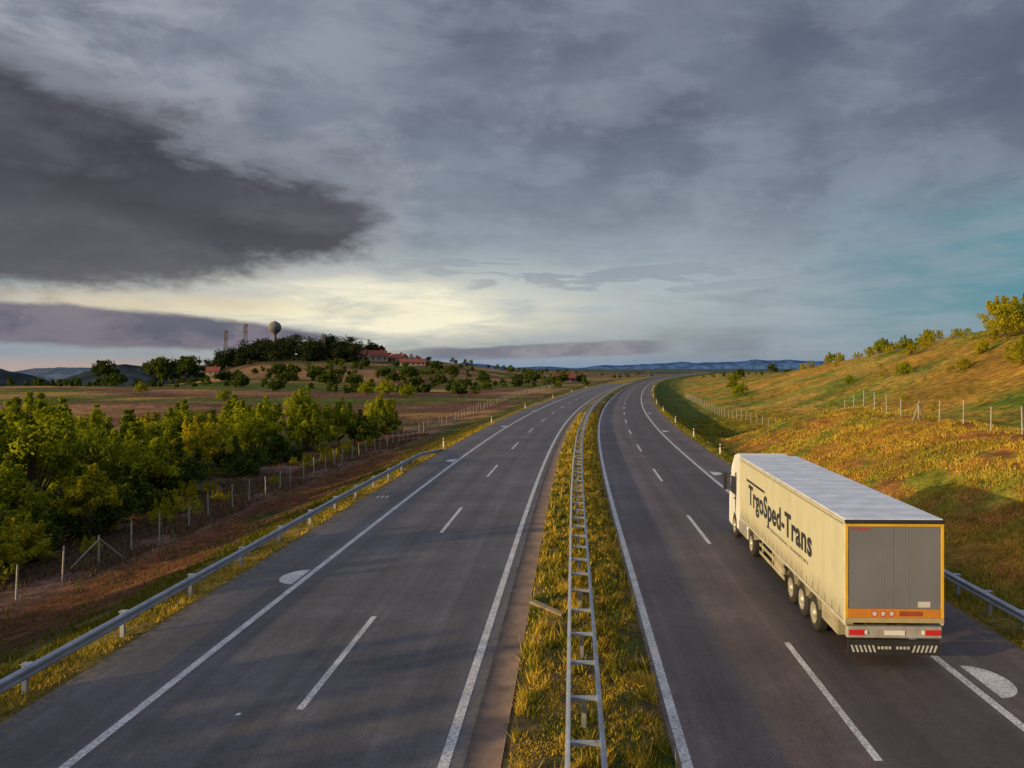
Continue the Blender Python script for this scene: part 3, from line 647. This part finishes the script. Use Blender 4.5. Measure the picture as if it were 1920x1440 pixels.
mb.add([(-1.12,17.035,2.02),(1.12,17.035,2.02),(1.08,16.76,3.08),(-1.08,16.76,3.08)],[(0,1,2,3)]); mb.obj('cab_windows',[glass],T)
mb=MB()
for s in(-1,1):
    mb.box(min(s*1.40,s*1.56),max(s*1.40,s*1.56),16.75,16.92,2.0,2.85); mb.tube((s*1.2,16.7,2.8),(s*1.45,16.82,2.8),.025,.025,6); mb.tube((s*1.2,16.7,2.1),(s*1.45,16.82,2.1),.025,.025,6)
    mb.box(min(s*1.2,s*1.262),max(s*1.2,s*1.262),15.46,15.48,1.2,3.0); mb.box(min(s*1.2,s*1.27),max(s*1.2,s*1.27),15.6,15.8,1.75,1.8)
mb.obj('mirrors_and_trim',[blk],T,.02)
mb=MB(); mb.box(-1.15,1.15,17.145,17.16,.5,.75); mb.box(-.9,.9,17.1,17.13,.95,1.5); mb.obj('front_grille',[blk],T)
def text(s,name,mat,loc,rot,width,height,bold=.0,parent=T):
    cu=bpy.data.curves.new(name,'FONT'); cu.body=s; cu.size=1; cu.offset=bold; cu.extrude=.002; cu.space_character=1.06
    o=bpy.data.objects.new(name,cu); COL.objects.link(o); bpy.context.view_layer.update()
    me=bpy.data.meshes.new_from_object(o.evaluated_get(bpy.context.evaluated_depsgraph_get())); bpy.data.objects.remove(o)
    xs=[v.co.x for v in me.vertices]; ys_=[v.co.y for v in me.vertices]; x0,x1,y1=min(xs),max(xs),max(ys_)
    for v in me.vertices: v.co.x=(v.co.x-x0)/(x1-x0)*width; v.co.y=v.co.y/y1*height
    me.materials.clear(); me.materials.append(mat); o=bpy.data.objects.new(name,me); COL.objects.link(o); o.parent=parent; o.location=loc; o.rotation_euler=rot; return o
navy=simple('lettering_dark',(.03,.032,.04),.5)
rotL=(math.radians(90),0,math.radians(-90))
XL=-W-.004
text('TrgoSped-Trans','side_lettering',navy,(XL,12.35,2.14),rotL,9.3,.80,.024)
mb=MB(); mb.box(XL-.002,XL+.004,9.4,12.75,3.02,3.11); mb.obj('side_mark',[navy],T)
text('INTERNATIONAL TRANSPORT','side_small_lettering',simple('let2',(.2,.19,.15),.5),(XL,9.0,1.80),rotL,5.6,.10,.0)
text('NORDEL','rear_lettering',simple('let_red',(.45,.05,.02),.5),(-1.12,-.016,3.60),(math.radians(90),0,0),.5,.065,.01)

# ------------------------------------------------------------------ sky / world
sd=Vector((-.87,-.46,.178)).normalized(); el=math.asin(sd.z); az=math.atan2(sd.x,sd.y)
w=bpy.data.worlds.new('World'); scene.world=w; w.use_nodes=True; nt=NT(w.node_tree); bg=nt.n['Background']
sky=nt.n.new('ShaderNodeTexSky'); sky.sky_type='NISHITA'; sky.sun_disc=False; sky.sun_elevation=el; sky.sun_rotation=az%(2*math.pi)
Dn=nt.n.new('ShaderNodeTexCoord').outputs['Generated']; x,y,z=nt.sep(Dn)
A=nt.m('ARCTAN2',x,y); hyp=nt.m('SQRT',nt.m('ADD',nt.m('MULTIPLY',x,x),nt.m('MULTIPLY',y,y))); E=nt.m('DIVIDE',z,nt.m('MAXIMUM',hyp,.05))
kk=nt.m('DIVIDE',1,nt.m('ADD',nt.m('MAXIMUM',z,0),.16)); Pp=nt.xyz(nt.m('MULTIPLY',x,kk),nt.m('MULTIPLY',y,kk),.3)
n1=nt.noise(Pp,.8,6,.55,.3); n2=nt.noise(Pp,3.4,6,.62,.2)
Q=nt.xyz(nt.m('MULTIPLY',A,5),nt.m('MULTIPLY',E,11),.7); n3=nt.noise(Q,1.3,8,.62,.25); n4=nt.noise(Q,.6,4,.5)
Q2=nt.xyz(nt.m('MULTIPLY',A,6),nt.m('MULTIPLY',E,34),2.7); n5=nt.noise(Q2,1.2,6,.6,.4)
nn=nt.m('ADD',nt.m('MULTIPLY',n1,.5),nt.m('MULTIPLY',n4,.5))
base=nt.mix(nt.sm(nn,.38,.62),(.118,.136,.185,1),(.225,.255,.32,1))
base=nt.mix(nt.m('MULTIPLY',nt.sm(n3,.47,.60),.30),base,(.32,.355,.425,1))
base=nt.mix(nt.m('MULTIPLY',nt.sm(n2,.50,.66),.20),base,(.33,.36,.43,1))
base=nt.mix(nt.m('MULTIPLY',nt.m('SUBTRACT',1,nt.sm(n2,.36,.47)),.25),base,(.095,.107,.15,1))
lowl=nt.m('SUBTRACT',1,nt.sm(E,.08,.34)); base=nt.mix(nt.m('MULTIPLY',lowl,nt.mr(n3,.35,.65,.4,.75)),base,(.29,.36,.42,1))
ur=nt.m('MULTIPLY',nt.sm(A,-.05,.5),nt.sm(E,.14,.38)); base=nt.mix(nt.m('MULTIPLY',ur,nt.mr(n3,.35,.6,.65,.30)),base,(.078,.098,.155,1))
ul=nt.m('MULTIPLY',nt.m('SUBTRACT',1,nt.sm(A,-.6,-.15)),nt.sm(E,.25,.42)); base=nt.mix(nt.m('MULTIPLY',ul,nt.sm(n3,.38,.60)),base,(.36,.38,.44,1))
def gauss(a0,e0,ra,re):
    p=nt.m('POWER',nt.m('DIVIDE',nt.m('SUBTRACT',A,a0),ra),2); q=nt.m('POWER',nt.m('DIVIDE',nt.m('SUBTRACT',E,e0),re),2)
    return nt.m('EXPONENT',nt.m('MULTIPLY',nt.m('ADD',p,q),-1))
br2=nt.m('MULTIPLY',gauss(-.05,.095,.50,.062),nt.mr(n5,.36,.62,.25,1.0),clamp=True); base=nt.mix(nt.m('MULTIPLY',br2,.8),base,(.50,.58,.61,1))
sc5=nt.m('MULTIPLY',gauss(-.02,.115,.33,.04),nt.sm(n5,.52,.58)); base=nt.mix(nt.m('MULTIPLY',sc5,.6),base,(.19,.22,.29,1))
br=nt.m('MULTIPLY',gauss(-.27,.072,.25,.046),nt.mr(n5,.36,.60,1.4,.5),clamp=True); base=nt.mix(br,base,(.98,.92,.70,1))
br3=nt.m('MULTIPLY',gauss(-.50,.074,.22,.014),nt.mr(n3,.36,.56,.3,1.0),clamp=True); base=nt.mix(br3,base,(.80,.68,.45,1))
teal=nt.m('MULTIPLY',nt.sm(A,.20,.56),nt.m('MULTIPLY',nt.sm(E,.0,.05),nt.m('SUBTRACT',1,nt.sm(E,.11,.26)))); base=nt.mix(nt.m('MULTIPLY',teal,nt.mr(n5,.4,.6,.98,.5)),base,(.085,.26,.33,1))
nz=nt.m('ADD',nt.m('MULTIPLY',nt.m('SUBTRACT',n3,.5),.17),nt.m('MULTIPLY',nt.m('SUBTRACT',n2,.5),.03))
lo=nt.m('SUBTRACT',E,nt.m('ADD',.080,nt.m('MULTIPLY',nt.m('ADD',A,.64),.14)))
up=nt.m('SUBTRACT',nt.m('SUBTRACT',.335,nt.m('MULTIPLY',nt.m('ADD',A,.64),.28)),E)
rt=nt.m('MULTIPLY',nt.m('SUBTRACT',-.250,A),.75)
dr=nt.m('ADD',nt.m('MINIMUM',nt.m('MINIMUM',nt.m('MULTIPLY',lo,1.3),nt.m('MULTIPLY',up,.8)),rt),nz); dm=nt.sm(dr,-.014,.034)
rim_=nt.sm(dr,-.055,-.012); base=nt.mix(nt.m('MULTIPLY',rim_,.26),base,(.46,.45,.47,1))
dcol=nt.mix(nt.sm(n4,.38,.62),(.042,.039,.051,1),(.084,.078,.098,1)); dcol=nt.mix(nt.m('MULTIPLY',nt.sm(n3,.48,.64),.4),dcol,(.13,.12,.145,1)); base=nt.mix(nt.m('MULTIPLY',dm,.96),base,dcol)
tap=nt.m('MULTIPLY',nt.m('SUBTRACT',-.255,A),.11)
th=nt.m('MINIMUM',tap,.022); dist=nt.m('ABSOLUTE',nt.m('SUBTRACT',E,nt.m('ADD',.036,nt.m('MULTIPLY',tap,.30))))
st=nt.m('ADD',nt.m('SUBTRACT',th,dist),nt.m('MULTIPLY',nt.m('SUBTRACT',n3,.5),.03)); st=nt.sm(st,-.002,.006); base=nt.mix(nt.m('MULTIPLY',st,.93),base,nt.mix(nt.sm(n3,.42,.6),(.090,.088,.15,1),(.19,.165,.22,1)))
dl=nt.m('SUBTRACT',.011,nt.m('ABSOLUTE',nt.m('SUBTRACT',E,nt.m('ADD',.022,nt.m('MULTIPLY',nt.m('ADD',A,.05),.035)))))
la=nt.m('MULTIPLY',nt.sm(A,-.27,-.16),nt.m('SUBTRACT',1,nt.sm(A,.08,.14))); dl=nt.m('MULTIPLY',nt.sm(nt.m('ADD',dl,nt.m('MULTIPLY',nt.m('SUBTRACT',n3,.5),.02)),0,.004),la)
base=nt.mix(nt.m('MULTIPLY',dl,.85),base,nt.mix(nt.sm(n3,.42,.6),(.16,.16,.22,1),(.30,.28,.32,1)))
hz=nt.m('SUBTRACT',1,nt.sm(E,.0,.020)); hc=nt.mix(nt.sm(A,-.55,-.2),(.52,.39,.34,1),(.22,.32,.46,1)); base=nt.mix(nt.m('MULTIPLY',hz,.8),base,hc)
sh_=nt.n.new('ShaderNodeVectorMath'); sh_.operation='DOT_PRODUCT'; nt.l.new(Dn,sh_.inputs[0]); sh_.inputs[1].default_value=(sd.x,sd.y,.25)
base=nt.mix(nt.sm(E,.55,1.3),base,(.44,.51,.68,1)); base=nt.mix(nt.m('MULTIPLY',nt.sm(sh_.outputs['Value'],.3,1.0),1),base,(.98,.92,.98,1))  # unseen sky overhead and sunward brightened to lift ambient light on the road
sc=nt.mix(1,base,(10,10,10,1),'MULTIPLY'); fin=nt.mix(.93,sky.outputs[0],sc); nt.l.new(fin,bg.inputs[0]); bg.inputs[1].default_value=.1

sun=bpy.data.lights.new('sun','SUN'); sun.energy=5.0; sun.angle=math.radians(.6); sun.color=(1,.70,.29)
so=bpy.data.objects.new('sun',sun); COL.objects.link(so); so.rotation_euler=(-sd).to_track_quat('-Z','Y').to_euler(); so.location=(-50,-20,40)

cam=bpy.data.cameras.new('camera'); co=bpy.data.objects.new('camera',cam); COL.objects.link(co)
co.location=(0,0,CAMH); co.rotation_euler=(math.radians(90),0,0); cam.sensor_width=36; cam.lens=36*1442/1920
cam.shift_x=-114/1920; cam.shift_y=-30/1920; cam.clip_end=40000; cam.clip_start=.1; scene.camera=co
